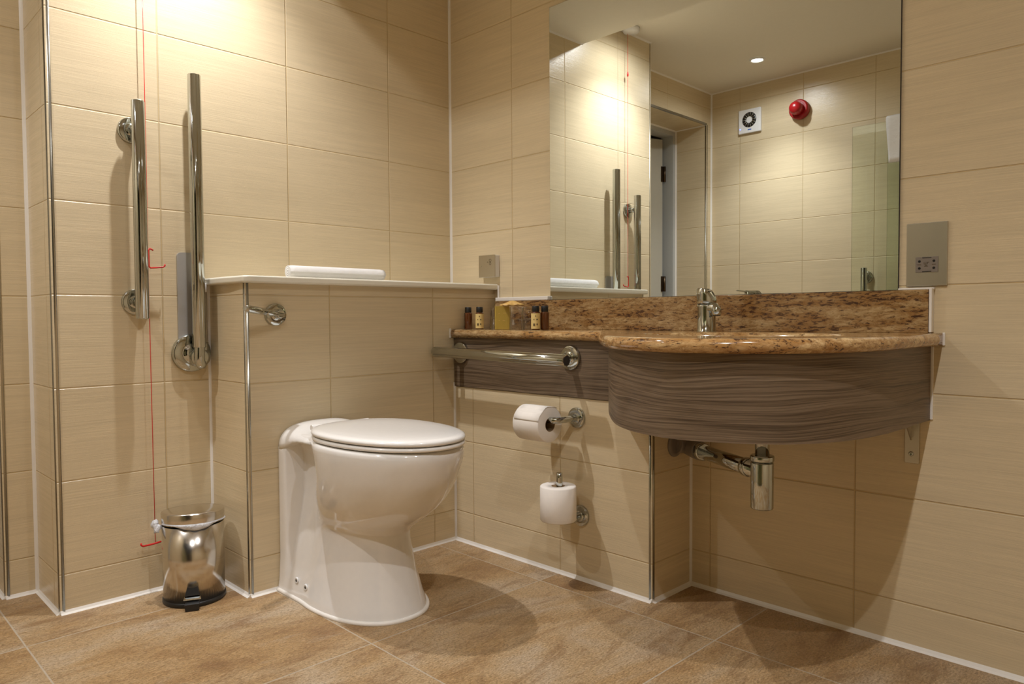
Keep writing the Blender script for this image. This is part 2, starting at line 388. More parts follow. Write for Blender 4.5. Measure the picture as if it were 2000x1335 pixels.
# ------------------------------------------------------------------ downlights
for i, (x, y, z, watts, beam) in enumerate(LAMPS):
    lab = ['recessed ceiling downlight close in front of the grab rail wall', 'recessed ceiling downlight seen lit in the mirror, near the extractor fan', 'recessed ceiling downlight out in the room before the basin', 'unseen downlight added as fill above the shower side of the room'][i]
    t = empty('ceiling_downlight', (x, y, z), lab, 'ceiling light', 'recessed ceiling downlights')
    MB().lathe([(.030, -.001), (.030, -.006), (.034, -.009), (.040, -.008), (.044, -.001)], (x, y, z), (0, 0, 1), caps=False).build('trim_ring', M_WHITE, t)
    MB().lathe([(.0001, -.003), (.030, -.003)], (x, y, z), (0, 0, 1), caps=False).build('lamp_face', M_EMIT, t)
    for nm, k, size, blend in (('downlight_beam', 1.0, beam, .85), ('downlight_spill', .24, 168, .6)):
        ld = bpy.data.lights.new(nm, 'SPOT'); ld.energy = watts*k; ld.color = LAMP_COL; ld.shadow_soft_size = .016
        ld.spot_size = math.radians(size); ld.spot_blend = blend
        lo = bpy.data.objects.new(nm, ld); COL.objects.link(lo); lo.parent = t; lo.location = (0, 0, -.012)

# ------------------------------------------------------------------ ledge over the cistern boxing
pl = [(-.982, -.002), (-.982, -.13), (-.972, -.262), (-.955, -.272), (-.002, -.272), (-.002, -.002)]
tag(MB().prism(pl, HB, HB+.0205).build('ledge_top', M_LEDGE, bevel=.006), 'long cream ledge top over the tiled cistern boxing behind the toilet', 'shelf')

# ------------------------------------------------------------------ vanity
ZT = .7466; ZB = .7175
van = empty('vanity_unit', (-.2, -1.3, .546), 'dark walnut wall-hung vanity fascia with a rounded bow below the granite top', 'vanity unit')
cur = [(-.199, -.952), (-.30, -1.012), (-.40, -1.088), (-.50, -1.175), (-.56, -1.238), (-.602, -1.305), (-.622, -1.37), (-.628, -1.42), (-.612, -1.49), (-.57, -1.575), (-.51, -1.635), (-.42, -1.680), (-.31, -1.702), (-.19, -1.708), (-.003, -1.709)]
def offset(poly, d):
    out = []
    for i, p in enumerate(poly):
        a = poly[max(0, i-1)]; b = poly[min(len(poly)-1, i+1)]
        t = Vector((b[0]-a[0], b[1]-a[1])).normalized(); out.append((p[0]+t.y*d, p[1]-t.x*d))
    return out
cc = [(v.x, v.y) for v in bez([(x, y, 0) for x, y in cur], 6)]
inn = offset(cc, -.018)
m = MB(); n = len(cc); vs = [(x, y, .546) for x, y in cc] + [(x, y, ZB) for x, y in cc] + [(x, y, .546) for x, y in inn] + [(x, y, ZB) for x, y in inn]
fs = []
for i in range(n-1): fs += [(i, i+1, n+i+1, n+i), (2*n+i+1, 2*n+i, 3*n+i, 3*n+i+1), (i+1, i, 2*n+i, 2*n+i+1), (n+i, n+i+1, 3*n+i+1, 3*n+i)]
fs += [(0, n, 3*n, 2*n), (n-1, 3*n-1, 4*n-1, 2*n-1)]
m.add(vs, fs, True); o = m.build('bowed_fascia', M_WOOD, van)
e = o.modifiers.new('es', 'EDGE_SPLIT'); e.split_angle = .6
MB().box((-.2005, -.957, .5475), (-.1825, -D-.004, ZB)).build('flat_fascia', M_WOOD, van)

# countertop: slab with basin hole
sl = offset(cc, .026)
outer = [(-.001, -D-.006), (-.219, -D-.006), (-.220, -.880)] + [(v.x, v.y) for v in bez([(-.220, -.880, 0), (-.232, -.925, 0), (-.32, -.99, 0)], 5)][1:-1]
sl2 = [q for q in sl if q[0] < -.325 or q[1] < -1.2]
outer += sl2; outer[-1] = (-.001, -1.7325)
outer = [q for i, q in enumerate(outer) if i == 0 or (Vector(q)-Vector(outer[i-1])).length > .004]
bc = (-.315, -1.395); hole = [(bc[0]+.170*math.cos(t), bc[1]+.235*math.sin(t)) for t in [2*PI*i/64 for i in range(64)]]
def inset(poly, d, keep):
    out = []; n = len(poly)
    for i, p in enumerate(poly):
        a = Vector(poly[i-1]); b = Vector(poly[(i+1) % n]); t = (b-a).normalized(); q = Vector(p)+Vector((-t.y, t.x))*-d
        if keep(p): q = Vector(p)
        if keep(p) and p[0] < -.1: q = Vector((p[0]+abs(d), p[1]))
        out.append((q.x, q.y))
    return out
area = sum(outer[i][0]*outer[(i+1) % len(outer)][1]-outer[(i+1) % len(outer)][0]*outer[i][1] for i in range(len(outer)))
sgn = -1 if area > 0 else 1
RB = (ZT-ZB)/2*.98; H2 = (ZT-ZB)/2; prof = []
for k in range(9):
    t = PI*k/8-PI/2; prof.append((RB*(1-math.cos(t)), ZB+H2+H2*math.sin(t)))
bm = bmesh.new(); rows = []
for d_, z in prof:
    pts = inset(outer, sgn*d_, lambda q: q[0] > -.01 or (q[1] > -D-.02))
    rows.append([bm.verts.new((x, y, z)) for x, y in pts])
def ring_edges(v): return [bm.edges.get((v[i], v[(i+1) % len(v)])) or bm.edges.new((v[i], v[(i+1) % len(v)])) for i in range(len(v))]
for a_, b_ in zip(rows, rows[1:]):
    for i in range(len(a_)):
        j = (i+1) % len(a_); f = bm.faces.new((a_[i], a_[j], b_[j], b_[i])); f.smooth = True
hb = [bm.verts.new((x, y, ZB)) for x, y in hole]; ht = [bm.verts.new((x, y, ZT)) for x, y in hole]
for i in range(64): bm.faces.new((hb[i], hb[(i+1) % 64], ht[(i+1) % 64], ht[i])).smooth = True
bmesh.ops.triangle_fill(bm, edges=ring_edges(rows[0])+ring_edges(hb), use_beauty=True)
bmesh.ops.triangle_fill(bm, edges=ring_edges(rows[-1])+ring_edges(ht), use_beauty=True)
bmesh.ops.recalc_face_normals(bm, faces=bm.faces)
me = bpy.data.meshes.new('countertop'); bm.to_mesh(me); bm.free()
top = bpy.data.objects.new('countertop', me); COL.objects.link(top); me.materials.append(M_GRANTOP)
tag(top, 'gold and brown granite countertop with a bowed front around the basin', 'countertop')
ub = MB().box((-.020, -1.7065, ZT), (-.0005, -D-.022, .846)).build('splashback', M_GRAN, bevel=.0015)
tag(ub, 'gold and brown granite upstand standing along the wall under the mirror', 'splashback')
# undermount bowl
m = MB(); k = 56; prof = [(1.0, 0), (.99, -.03), (.93, -.075), (.75, -.115), (.45, -.132), (.10, -.138)]
vs = []; fs = []
for sc, h in prof:
    for i in range(k):
        t = 2*PI*i/k; vs.append((bc[0]+.175*sc*math.cos(t), bc[1]+.240*sc*math.sin(t), ZB-.0006+h))
for j in range(len(prof)-1):
    for i in range(k): fs.append((j*k+i, j*k+(i+1) % k, (j+1)*k+(i+1) % k, (j+1)*k+i))
fs.append(tuple((len(prof)-1)*k+i for i in range(k)))
m.add(vs, fs, True); o = m.build('wash_basin', M_CER); sdf = o.modifiers.new('s', 'SOLIDIFY'); sdf.thickness = .008; sdf.offset = -1
tag(o, 'white undermounted oval wash basin sunk in the granite countertop', 'basin')

# sealant around vanity
trim(MB().box((-.2225, -D-.0062, .716), (-.2145, -D, .751)), bevel=.0026)
trim(MB().box((-.004, -1.7145, .547), (0, -1.708, .716)), bevel=.0015)
trim(MB().box((-.018, -1.7135, .748), (0, -1.7068, .851)), bevel=.002)
trim(MB().box((-.004, -1.7375, .718), (0, -1.7315, .748)), bevel=.0019)
trim(MB().box((-.019, -.5305, .846), (-.0, -D-.022, .860)), bevel=.003)
trim(MB().box((-.014, -1.716, .846), (-.0, -1.640, .851)), bevel=.002)
trim(MB().box((-.008, -D-.030, .858), (-.0, -D-.022, .905)), bevel=.002)

# metal bracket under the right end
br = empty('support_bracket', (-.0, -1.67, .47), 'small grey metal angle bracket screwed to the wall under the right end of the vanity', 'bracket')
wpl = MB().box((-.004, -1.687, .441), (-.0004, -1.656, .5455)).build('wall_plate', M_STEEL, br, bevel=.001)
MB().add([(-.004, -1.668, .5455), (-.004, -1.668, .495), (-.05, -1.668, .5455), (-.004, -1.671, .5455), (-.004, -1.671, .495), (-.05, -1.671, .5455)], [(0, 1, 2), (3, 5, 4), (0, 3, 4, 1), (1, 4, 5, 2), (2, 5, 3, 0)]).build('gusset', M_STEEL, br)
MB().lathe([(.006, 0), (.005, .002), (.0022, .0022), (.0022, .0008)], (-.004, -1.670, .463), nX, 20).build('screw', M_CH, wpl)

# ------------------------------------------------------------------ tap
tx, ty = -.136, -1.2085
tp = empty('basin_tap', (tx, ty, ZT), 'short chrome mixer tap standing at the back of the granite countertop', 'tap')
sd_ = Vector((-.36, -.933, 0)).normalized()
MB().lathe([(.0255, 0), (.0255, .002), (.0238, .004), (.0232, .050), (.0236, .066), (.0242, .0725)], (tx, ty, ZT), n=64).build('body', M_CH, tp)
MB().lathe([(.0228, .0725), (.0228, .0745)], (tx, ty, ZT), n=48).build('joint_ring', M_DARK, tp)
T0 = Vector((tx, ty, ZT))
spo = MB().tube([T0+Vector((0, 0, .060)), T0+sd_*.014+Vector((0, 0, .064)), T0+sd_*.032+Vector((0, 0, .063)), T0+sd_*.040+Vector((0, 0, .056)), T0+sd_*.041+Vector((0, 0, .044))], [.015, .0145, .014, .013, .0118], 24).build('spout', M_CH, tp)
MB().cyl(T0+sd_*.041+Vector((0, 0, .0445)), T0+sd_*.041+Vector((0, 0, .0425)), .0098).build('aerator', M_BLACK, spo)
m = MB(); N = 48; vs = []; sideR = Vector((.71, -.70, 0))
for k, hh in enumerate((.0, .02, .25, .6, .97, 1.0)):
    for i in range(N):
        t = 2*PI*i/N; r = .0258 if 0 < k < 5 else .0240; q = Vector((r*math.cos(t), r*math.sin(t), 0)); u = q.dot(sd_)*.6+q.dot(sideR)*.6
        ztop = .1155 - (0 if u < -.006 else 34*(u+.006)**2)
        vs.append(T0+q+Vector((0, 0, .0745+(ztop-.0745)*hh)))
m.add(vs, [(k*N+i, k*N+(i+1) % N, (k+1)*N+(i+1) % N, (k+1)*N+i) for k in range(5) for i in range(N)], True)
m.f += [tuple(reversed(range(N))), tuple(5*N+i for i in range(N))]; m.sm += [False, True]
m.build('lever_head', M_CH, tp)
bd = Vector((.72, .69, 0)); bs = Vector((-.69, .72, 0)); m = MB(); vs = []
for f, w_, z in ((-.004, .014, .107), (.020, .012, .1095), (.050, .006, .1135)):
    for sg, dz in ((-1, 0), (1, 0), (1, .0035), (-1, .0035)): vs.append(T0+bd*f+bs*(w_*sg)+Vector((0, 0, z+dz)))
m.add(vs, [(k*4+i, k*4+(i+1) % 4, k*4+4+(i+1) % 4, k*4+4+i) for k in range(2) for i in range(4)] + [(3, 2, 1, 0), (8, 9, 10, 11)])
m.build('lever_blade', M_CH, tp, bevel=.001)

# ------------------------------------------------------------------ waste trap
wt = empty('bottle_trap', (-.25, -1.41, .32), 'chrome bottle trap and waste pipe under the basin', 'waste trap')
bx, by = -.25, -1.4235
btl = MB().cyl((bx, by, .335), (bx, by, .447), .0262, 40, .004).build('bottle', M_CH, wt)
MB().cyl((bx, by, .4475), (bx, by, .462), .0275, 40, .003).build('collar_nut', M_CH, btl)
MB().cyl((bx, by, .460), (bx, by, .5795), .0165).build('tailpiece', M_CH, wt)
pe = Vector((-.075, -1.155, .414)); pb = Vector((bx, by, .422)); dd = (pb-pe).normalized()
wp = MB().cyl(pe, pb - dd*.02, .0195).build('waste_pipe', M_CH, wt)
MB().cyl(pb-dd*.075, pb-dd*.055, .0235, 32, .003).build('pipe_nut', M_CH, wp)
MB().cyl(pe-dd*.004, pe+dd*.022, .0245, 32, .003).build('pipe_nut', M_CH, wp)
MB().tube(bez([pe+dd*.002, pe-dd*.03, pe-dd*.055+Vector((.0, .02, .008)), (-.085, -1.0795, .425)], 6), .0260, 24).build('elbow', M_GREY, wt)
MB().lathe([(.036, 0), (.035, .004), (.026, .007)], (-.085, -1.0785, .425), nY).build('wall_collar', M_GREY, wt)

# ------------------------------------------------------------------ mirror
mr = MB().box((-.006, -1.6375, .8475), (-.0005, -.532, 1.833)).build('wall_mirror', M_MIRROR)
mi = empty('wall_mirror_root', (0, 0, 0)); bpy.data.objects.remove(mi)
tag(mr, 'large frameless rectangular mirror on the tiled wall above the granite upstand', 'mirror')
MB().box((-.0052, -1.6385, .8470), (-.0004, -.5312, 1.8338)).build('backing', M_DARK, mr)

# ------------------------------------------------------------------ toilet
tc = -.735
toi = empty('toilet', (tc, -.25, 0), 'white floor-standing toilet with closed lid in front of the tiled cistern boxing', 'toilet')
tab = [ # z, front y, widest y, half width, waist half width
 (0.000, -.692, -.45, .148, .142), (.012, -.689, -.45, .147, .141), (.05, -.675, -.45, .136, .131), (.10, -.660, -.45, .124, .118), (.15, -.650, -.45, .114, .106), (.19, -.645, -.45, .107, .097),
 (.215, -.645, -.45, .105, .092), (.235, -.668, -.46, .114, .088), (.26, -.708, -.48, .131, .084), (.29, -.748, -.50, .147, .079), (.32, -.778, -.515, .158, .076), (.35, -.801, -.53, .165, .075), (.38, -.819, -.545, .1695, .077),
 (.41, -.831, -.555, .172, .084), (.430, -.838, -.56, .173, .098), (.441, -.840, -.56, .173, .112), (.449, -.840, -.56, .173, .116), (.457, -.838, -.56, .171, .110), (.461, -.830, -.56, .165, .104)]
def interp(z):
    for a, b in zip(tab, tab[1:]):
        if a[0] <= z <= b[0]:
            t = (z-a[0])/(b[0]-a[0]); return [p+(q-p)*t for p, q in zip(a, b)][1:]
    return tab[-1][1:]
def sstep(a, b, x):
    t = max(0, min(1, (x-a)/(b-a))); return t*t*(3-2*t)
def hw(z, y, q):
    yf, yc, a, wm = q
    if y <= yc:
        u = min(1, (yc-y)/(yc-yf)); body = a*max(0, 1-u**2.25)**(1/2.25)
    else:
        t = sstep(max(yc, -.54), -.375, y); body = a+(wm-a)*t
    fl = (.134+.006*max(0, 1-z/.1))*sstep(-.314, -.286, y)*(math.sqrt(1-((z-.41)/.078)**2) if z > .41 else 1)
    return max(body, fl, 0)
zs = [0, .012, .03, .05, .075, .10, .125, .15, .175, .19, .205, .215, .225, .235, .247, .26, .275, .29, .305, .32, .34, .36, .375, .39, .405, .417, .428, .436, .441, .445, .449, .453, .457, .461]
NY = 44; vs = []; fs = []; ring = 2*NY-1+1
for z in zs:
    q = interp(z); left = []
    for j in range(NY):
        if j < 16: y = -.2475 - (.40-.2475)*j/15
        else:
            t = (j-15)/(NY-16); y = -.40 + (q[0]+.40)*math.sin(t*PI/2)
        back = 0
        left.append((hw(z, y, q), y))
    r = [(tc-w_, y, z) for w_, y in left] + [(tc+w_, y, z) for w_, y in reversed(left[:-1])]
    vs += r; RN = len(r)
for k in range(len(zs)-1):
    for i in range(RN):
        j = (i+1) % RN; fs.append((k*RN+i, k*RN+j, (k+1)*RN+j, (k+1)*RN+i))
fs.append(tuple(reversed(range(RN)))); fs.append(tuple((len(zs)-1)*RN+i for i in range(RN)))
pan = MB().add(vs, fs, True).build('pan', M_CER, toi)
e = pan.modifiers.new('bev', 'BEVEL'); e.width = .004; e.segments = 2; e.limit_method = 'ANGLE'; e.angle_limit = .9
# raised rear deck behind the seat, rolling over at the sides
m = MB(); N = 26; prof = []
for i in range(N+1):
    t = PI*i/N; c, s_ = math.cos(t), math.sin(t)
    prof.append((-.1338*math.copysign(abs(c)**.72, c), .412 + .074*abs(s_)**.72))
vs = []; ys = [-.2478, -.255, -.268, -.284, -.300, -.318, -.340, -.370, -.42]
wd = [.985, 1.0, 1.0, 1.0, .975, .94, .92, .92, .92]; tp_ = [.484, .486, .486, .485, .481, .475, .469, .465, .463]; bs_ = [.412, .412, .413, .418, .427, .434, .438, .440, .440]
for y, w_, t_, b_ in zip(ys, wd, tp_, bs_):
    for x, z in prof: vs.append((tc+x*w_, y, b_+(z-.412)/.074*(t_-b_)))
fs = [(k*(N+1)+i, k*(N+1)+i+1, (k+1)*(N+1)+i+1, (k+1)*(N+1)+i) for k in range(len(ys)-1) for i in range(N)]
fs.append(tuple(range(N+1)))
fs.append(tuple((len(ys)-1)*(N+1)+i for i in reversed(range(N+1)))); fs += [((k+1)*(N+1), (k+1)*(N+1)+N, k*(N+1)+N, k*(N+1)) for k in range(len(ys)-1)]
m.add(vs, fs, True).build('rear_deck', M_CER, toi)
def egg(a, yb, yf, nb, sc=1, n=64, ins=0):
    Ln = yb-yf; ym = yb-.42*Ln; out = []
    for i in range(n):
        t = 2*PI*i/n; c, s_ = math.cos(t), math.sin(t); p = nb if s_ > 0 else 2.12
        x = (a-ins)*math.copysign(abs(c)**(2/p), c); y = ym + ((.42*Ln-ins) if s_ > 0 else (.58*Ln-ins))*math.copysign(abs(s_)**(2/p), s_)
        out.append((tc+x+.003, y))
    return out
def layered(name, a, yb, yf, nb, layers, mat):
    m = MB(); vs = []; n = 64
    for z, ins in layers: vs += [(x, y, z) for x, y in egg(a, yb, yf, nb, ins=ins)]
    fs = [(k*n+i, k*n+(i+1) % n, (k+1)*n+(i+1) % n, (k+1)*n+i) for k in range(len(layers)-1) for i in range(n)]
    fs.append(tuple(reversed(range(n)))); fs.append(tuple((len(layers)-1)*n+i for i in range(n)))
    return m.add(vs, fs, True).build(name, mat, toi)
layered('seat_gap_shade', .166, -.385, -.836, 2.3, [(.460, .010), (.466, .010)], M_DARK)  # dark layer standing in for the shade in the gap under the seat
layered('seat', .170, -.374, -.849, 2.3, [(.464, .006), (.4655, .001), (.4695, 0), (.4735, .001), (.475, .006)], M_SEAT)
layered('lid', .1705, -.370, -.851, 2.3, [(.4772, .008), (.4785, .003), (.482, 0), (.4875, .0015), (.4915, .008), (.4935, .02), (.4955, .05), (.4967, .09), (.497, .13)], M_SEAT)
for sx in (-.075, .075):
    MB().cyl((tc+sx-.02, -.372, .481), (tc+sx+.02, -.372, .481), .009, 24, .002).build('seat_hinge', M_SEAT, toi)
q = interp(0); out = [(tc-hw(0, y, q)-.0, y) for y in [-.2475-(.32-.2475)*j/5 for j in range(6)]]
yy = [-.32+(q[0]+.32)*math.sin(j/20*PI/2) for j in range(1, 21)]; out += [(tc-hw(0, y, q), y) for y in yy]
full = out + [(2*tc-x, y) for x, y in reversed(out[:-1])]
MB().tube([(x, y, .003) for x, y in full], .0065, 8).build('sealant_bead', M_CAULK, toi)
for (y, z) in ((-.345, .050), (-.400, .045)):
    cap_ = MB().lathe([(.010, 0), (.0095, .003), (.0045, .0035), (.004, .001)], (tc-hw(z, y, interp(z))-.0005, y, z), nX, 20).build('screw_cap', M_WHITE, toi)
    MB().cyl((tc-hw(z, y, interp(z))-.001, y, z), (tc-hw(z, y, interp(z))-.0042, y, z), .0035, 16).build('fixing_hole', M_BLACK, cap_)

# ------------------------------------------------------------------ grab rails
def rail_profile(r, n=36, notch=.0022):
    out = []
    for i in range(n):
        t = 2*PI*i/n; rr = r - (notch if i % 18 in (0, 1) else 0); out.append((rr*math.cos(t), rr*math.sin(t)))
    return out
def rail_bar(a, b, r, mat=M_CH, rot=0):
    a, b = Vector(a), Vector(b); u, w, d = frame_to(b-a); m = MB()
    pr = rail_profile(r); n = len(pr); L = (b-a).length
    cu, su = math.cos(rot), math.sin(rot)
    rings = [(0, .90), (.002, 1), (L-.002, 1), (L, .90)]
    vs = [a + d*h + u*((x*cu-y*su)*k) + w*((x*su+y*cu)*k) for h, k in rings for x, y in pr]
    fs = [(k*n+i, k*n+(i+1) % n, (k+1)*n+(i+1) % n, (k+1)*n+i) for k in range(3) for i in range(n)]
    fs += [tuple(reversed(range(n))), tuple(3*n+i for i in range(n))]
    return m.add(vs, fs, True)
def flange(base, d, r=.036, h=.010):
    return MB().lathe([(r, 0), (r, h*.55), (r*.975, h*.85), (r*.92, h), (r*.55, h*1.06), (r*.46, h*1.06), (r*.43, h*1.35), (.012, h*1.4)], base, d)
wr = empty('grab_rail', (-1.168, 0, .79), 'short vertical chrome grab rail with two round wall fixings, left of the red cord', 'grab rail', None)
rail_bar((-1.168, -.062, .790), (-1.168, -.062, 1.389), .0175).build('rail', M_CH, wr)
for z in (.838, 1.318):
    flange((-1.168, -.0005, z), nY).build('wall_flange', M_CH, wr)
    MB().cyl((-1.168, -.01, z), (-1.168, -.050, z), .011).build('bracket', M_CH, wr)
hr = empty('drop_down_rail', (-1.01, 0, .65), 'tall chrome drop-down support rail folded up against the wall beside the boxing', 'support rail')
flange((-1.016, -.0005, .688), nY, .056, .016).build('pivot_flange', M_CH, hr)
rp = []
for cxx, czz, a0 in ((-.998, .972, 0), (-1.039, .972, PI/2), (-1.039, .713, PI), (-.998, .713, 1.5*PI)):
    for k in range(7): rp.append((cxx+.013*math.cos(a0+k*PI/12), czz+.013*math.sin(a0+k*PI/12)))
n = len(rp); MB().add([(x, -.0005, z) for x, z in rp]+[(x, -.006, z) for x, z in rp], [(i, (i+1) % n, n+(i+1) % n, n+i) for i in range(n)]+[tuple(range(n)), tuple(n+i for i in reversed(range(n)))]).build('wall_plate', M_PLATE, hr)
rail_bar((-1.010, -.052, .705), (-1.010, -.052, 1.497), .0185).build('rail', M_CH, hr)
MB().tube(bez([(-1.010, -.052, .74), (-1.010, -.052, .70), (-1.010, -.050, .672), (-1.003, -.045, .655), (-.995, -.036, .670), (-.992, -.034, .72)], 6), .0150).build('pivot_bend', M_CH, hr)
MB().cyl((-.990, -.034, .70), (-.990, -.034, .868), .0115, 32, .002).build('short_tube', M_STEEL, hr)
MB().cyl((-.990, -.034, .868), (-.990, -.034, .895), .0115, 32, .002).build('end_cap', M_WHITE, hr)
MB().lathe([(.030, 0), (.029, .02), (.024, .032), (.012, .040)], (-1.000, -.016, .676), nY).build('pivot_boss', M_CH, hr)
hg = empty('grab_rail', (-.29, -.55, .667), 'horizontal chrome grab rail on the vanity fascia beside the toilet', 'grab rail')
rail_bar((-.298, -.262, .6720), (-.298, -.858, .6640), .0175, rot=.5).build('rail', M_CH, hg)
for y in (-.290, -.792):
    flange((-.2008, y, .666), nX, .037, .010).build('wall_flange', M_CH, hg)
    MB().cyl((-.205, y, .666), (-.288, y, .668), .011).build('bracket', M_CH, hg)
MB().cyl((-.298, -.8575, .664), (-.298, -.8592, .664), .0135).build('end_plug', M_DARK, hg)

# flush lever on the boxing
fl = empty('flush_lever', (-.871, -D, .80), 'chrome paddle flush lever on the front of the cistern boxing', 'flush lever')
flange((-.871, -D-.0005, .80), nY, .032, .012).build('wall_rose', M_CH, fl)
MB().cyl((-.871, -D-.008, .80), (-.871, -D-.040, .801), .012, 24, .002).build('spindle', M_CH, fl)
MB().tube([(-.862, -D-.036, .798), (-.90, -D-.050, .803), (-.935, -D-.062, .808)], [.006, .0065, .008]).build('arm', M_CH, fl)
m = MB().tube([(-.925, -D-.058, .807), (-.955, -D-.070, .811), (-.985, -D-.082, .815), (-1.000, -D-.088, .817)], [.008, .0105, .010, .007]).build('paddle', M_CH, fl)

# ------------------------------------------------------------------ toilet roll holders
h1 = empty('toilet_roll_holder', (-E_, -.812, .487), 'upper chrome toilet roll holder with a horizontal arm, below the vanity fascia', 'toilet roll holder')
flange((-E_-.0005, -.812, .487), nX, .031, .009).build('wall_flange', M_CH, h1)
MB().tube(bez([(-E_-.006, -.812, .487), (-.245, -.812, .487), (-.272, -.811, .487), (-.288, -.800, .487), (-.290, -.782, .487), (-.290, -.70, .487), (-.290, -.66, .487)], 6), .0095).build('arm', M_CH, h1)
def roll(name, base, d, r, L, core, lab, hang=None):
    d = Vector(d); t = empty(name, base, lab, 'toilet roll', 'toilet rolls')
    MB().lathe([(core, .001), (r-.003, 0), (r, .003), (r*1.005, L*.5), (r, L-.003), (r-.003, L), (core, L-.001), (core, .001)], base, d, 56, caps=False).build('tissue', M_TISSUE, t)
    MB().lathe([(core-.001, .001), (core+.0006, .001), (core+.0006, L-.001), (core-.001, L-.001), (core-.001, .001)], base, d, 40, caps=False).build('cardboard_core', M_CARD, t)
    return t
r1 = roll('toilet_roll', (-.290, -.788, .4735), (0, 1, 0), .053, .106, .021, 'white toilet roll hanging sideways on the upper holder')
m = MB(); vs = []; n_ = 22
for k in range(n_):
    a_ = 2.9-1.9*k/(n_-1); rr_ = .0538 + .0012*math.sin(k*.7)
    for j_, yy in enumerate((-.7885, -.755, -.722, -.690)):
        vs.append((-.290+rr_*math.cos(a_), yy+.004*math.sin(k*.5)*(j_ == 3), .4735+rr_*math.sin(a_)))
m.add(vs, [(k*4+j, k*4+j+1, k*4+j+5, k*4+j+4) for k in range(n_-1) for j in range(3)], True)
o = m.build('loose_sheet', M_TISSUE, r1); sd = o.modifiers.new('s', 'SOLIDIFY'); sd.thickness = .0007
h2 = empty('toilet_roll_holder', (-E_, -.826, .195), 'lower chrome spare roll holder with an upright pin', 'toilet roll holder')
flange((-E_-.0005, -.826, .195), nX, .031, .009).build('wall_flange', M_CH, h2)
MB().tube(bez([(-E_-.006, -.826, .190), (-.245, -.824, .188), (-.272, -.820, .190), (-.284, -.818, .205), (-.285, -.818, .25), (-.285, -.818, .336)], 6), .0090).build('pin', M_CH, h2)
roll('toilet_roll', (-.285, -.813, .196), (0, 0, 1), .053, .102, .020, 'white spare toilet roll standing upright on the lower pin holder')

# ------------------------------------------------------------------ electrical plates
sw = empty('wall_switch_box', (0, -.235, .977), 'small square brushed steel wall plate with a key symbol, above the ledge corner', 'wall plate')
MB().box((-.0225, -.2745, .9365), (-.0002, -.1945+.004, 1.0165)).build('back_box', M_WHITE, sw, bevel=.002)
fpl = MB().box((-.0265, -.2765, .9360), (-.0225, -.1925+.0035, 1.0175)).build('face_plate', M_STEEL, sw, bevel=.0012)
for (y, z, r) in ((-.252, .997, .0062), (-.252, .985, .0052)):
    MB().lathe([(r, 0), (r-.0017, 0), (r-.0017, .0004), (r, .0004), (r, 0)], (-.0265, y, z), nX, 24, caps=False).build('printed_mark', M_INK, fpl)
MB().box((-.0269, -.246, .9905), (-.0265, -.236, .9915)).build('printed_mark', M_INK, fpl)
MB().box((-.0269, -.2385, .989), (-.0265, -.2370, .994)).build('printed_mark', M_INK, fpl)
MB().box((-.0269, -.254, .990), (-.0265, -.250, .993)).build('printed_mark', M_INK, fpl)
MB().lathe([(.0022, 0), (.002, .0006)], (-.0265, -.204, .977), nX, 12).build('screw', M_CH, fpl)
so = empty('shaver_socket', (0, -1.698, .928), 'tall brushed steel shaver socket plate right of the mirror', 'socket')
MB().box((-.006, -1.7405, .8545), (-.0003, -1.6550, 1.0000)).build('face_plate', M_STEEL, so, bevel=.0015)
ins = MB().box((-.0075, -1.7222, .8858), (-.006, -1.6752, .9216)).build('socket_insert', M_GREY, so, bevel=.0012)
for y in (-1.6835, -1.7135):
    for z in (.8955, .9115):
        MB().lathe([(.0030, 0), (.0028, .0005)], (-.0075, y, z), nX, 14).build('pin_hole', M_BLACK, ins)
    MB().box((-.0079, y-.004, .9030), (-.0075, y+.004, .9045)).build('printed_mark', M_INK, ins)
for zz in (.9185, .8872): MB().box((-.0079, -1.7085, zz), (-.0075, -1.6895, zz+.0015)).build('slot', M_BLACK, ins)
def strokes(name, segs, o3, uy, uz, mat, parent, w=.0006):
    m = MB()
    for (a, b, c, d_) in segs:
        p = Vector((a, b)); q = Vector((c, d_)); t = (q-p).normalized()*w; nn = Vector((-t.y, t.x))
        pts = [p+nn-t, p-nn-t, q-nn+t, q+nn+t]
        m.add([(o3[0], o3[1]-k.x*uy, o3[2]+k.y*uz) for k in pts], [(0, 1, 2, 3)])
    return m.build(name, mat, parent)
for seg in ((-.004, .004, -.004, 0), (-.004, 0, 0, 0), (0, 0, 0, .004), (.003, .004, .006, .004), (.003, .004, .003, 0), (-.003, -.005, .003, -.005), (-.003, -.005, 0, -.002), (.003, -.005, 0, -.002)):
    strokes('printed_mark', [seg], (-.0078, -1.6975, .9050), 1, 1, M_INK, ins)

# ------------------------------------------------------------------ rolled towel on the ledge
tw = empty('rolled_towel', (-.59, -.12, HB+.021), 'white rolled hand towel lying on the cream ledge', 'towel')
m = MB(); sp_ = []; r0 = .0225
turns = 3.2; n = 90
for i in range(n+1):
    t = i/n*turns*2*PI; r = .004 + (r0-.004)*(i/n); sp_.append((r*math.cos(t+2.0), r*math.sin(t+2.0)))
zc = HB+.0205+r0+.0008; xs = [-.762+.352*k/24 for k in range(25)]
vs = []
for k, x in enumerate(xs):
    e_ = .94 if k in (0, 24) else 1
    for (a, b) in sp_: vs.append((x, -.12+a*e_, zc+b*e_))
n1 = len(sp_)
m.add(vs, [(k*n1+i, k*n1+i+1, (k+1)*n1+i+1, (k+1)*n1+i) for k in range(24) for i in range(n1-1)], True)
o = m.build('rolled_cloth', M_TOWEL, tw); sd = o.modifiers.new('s', 'SOLIDIFY'); sd.thickness = .0050; sd.offset = -1

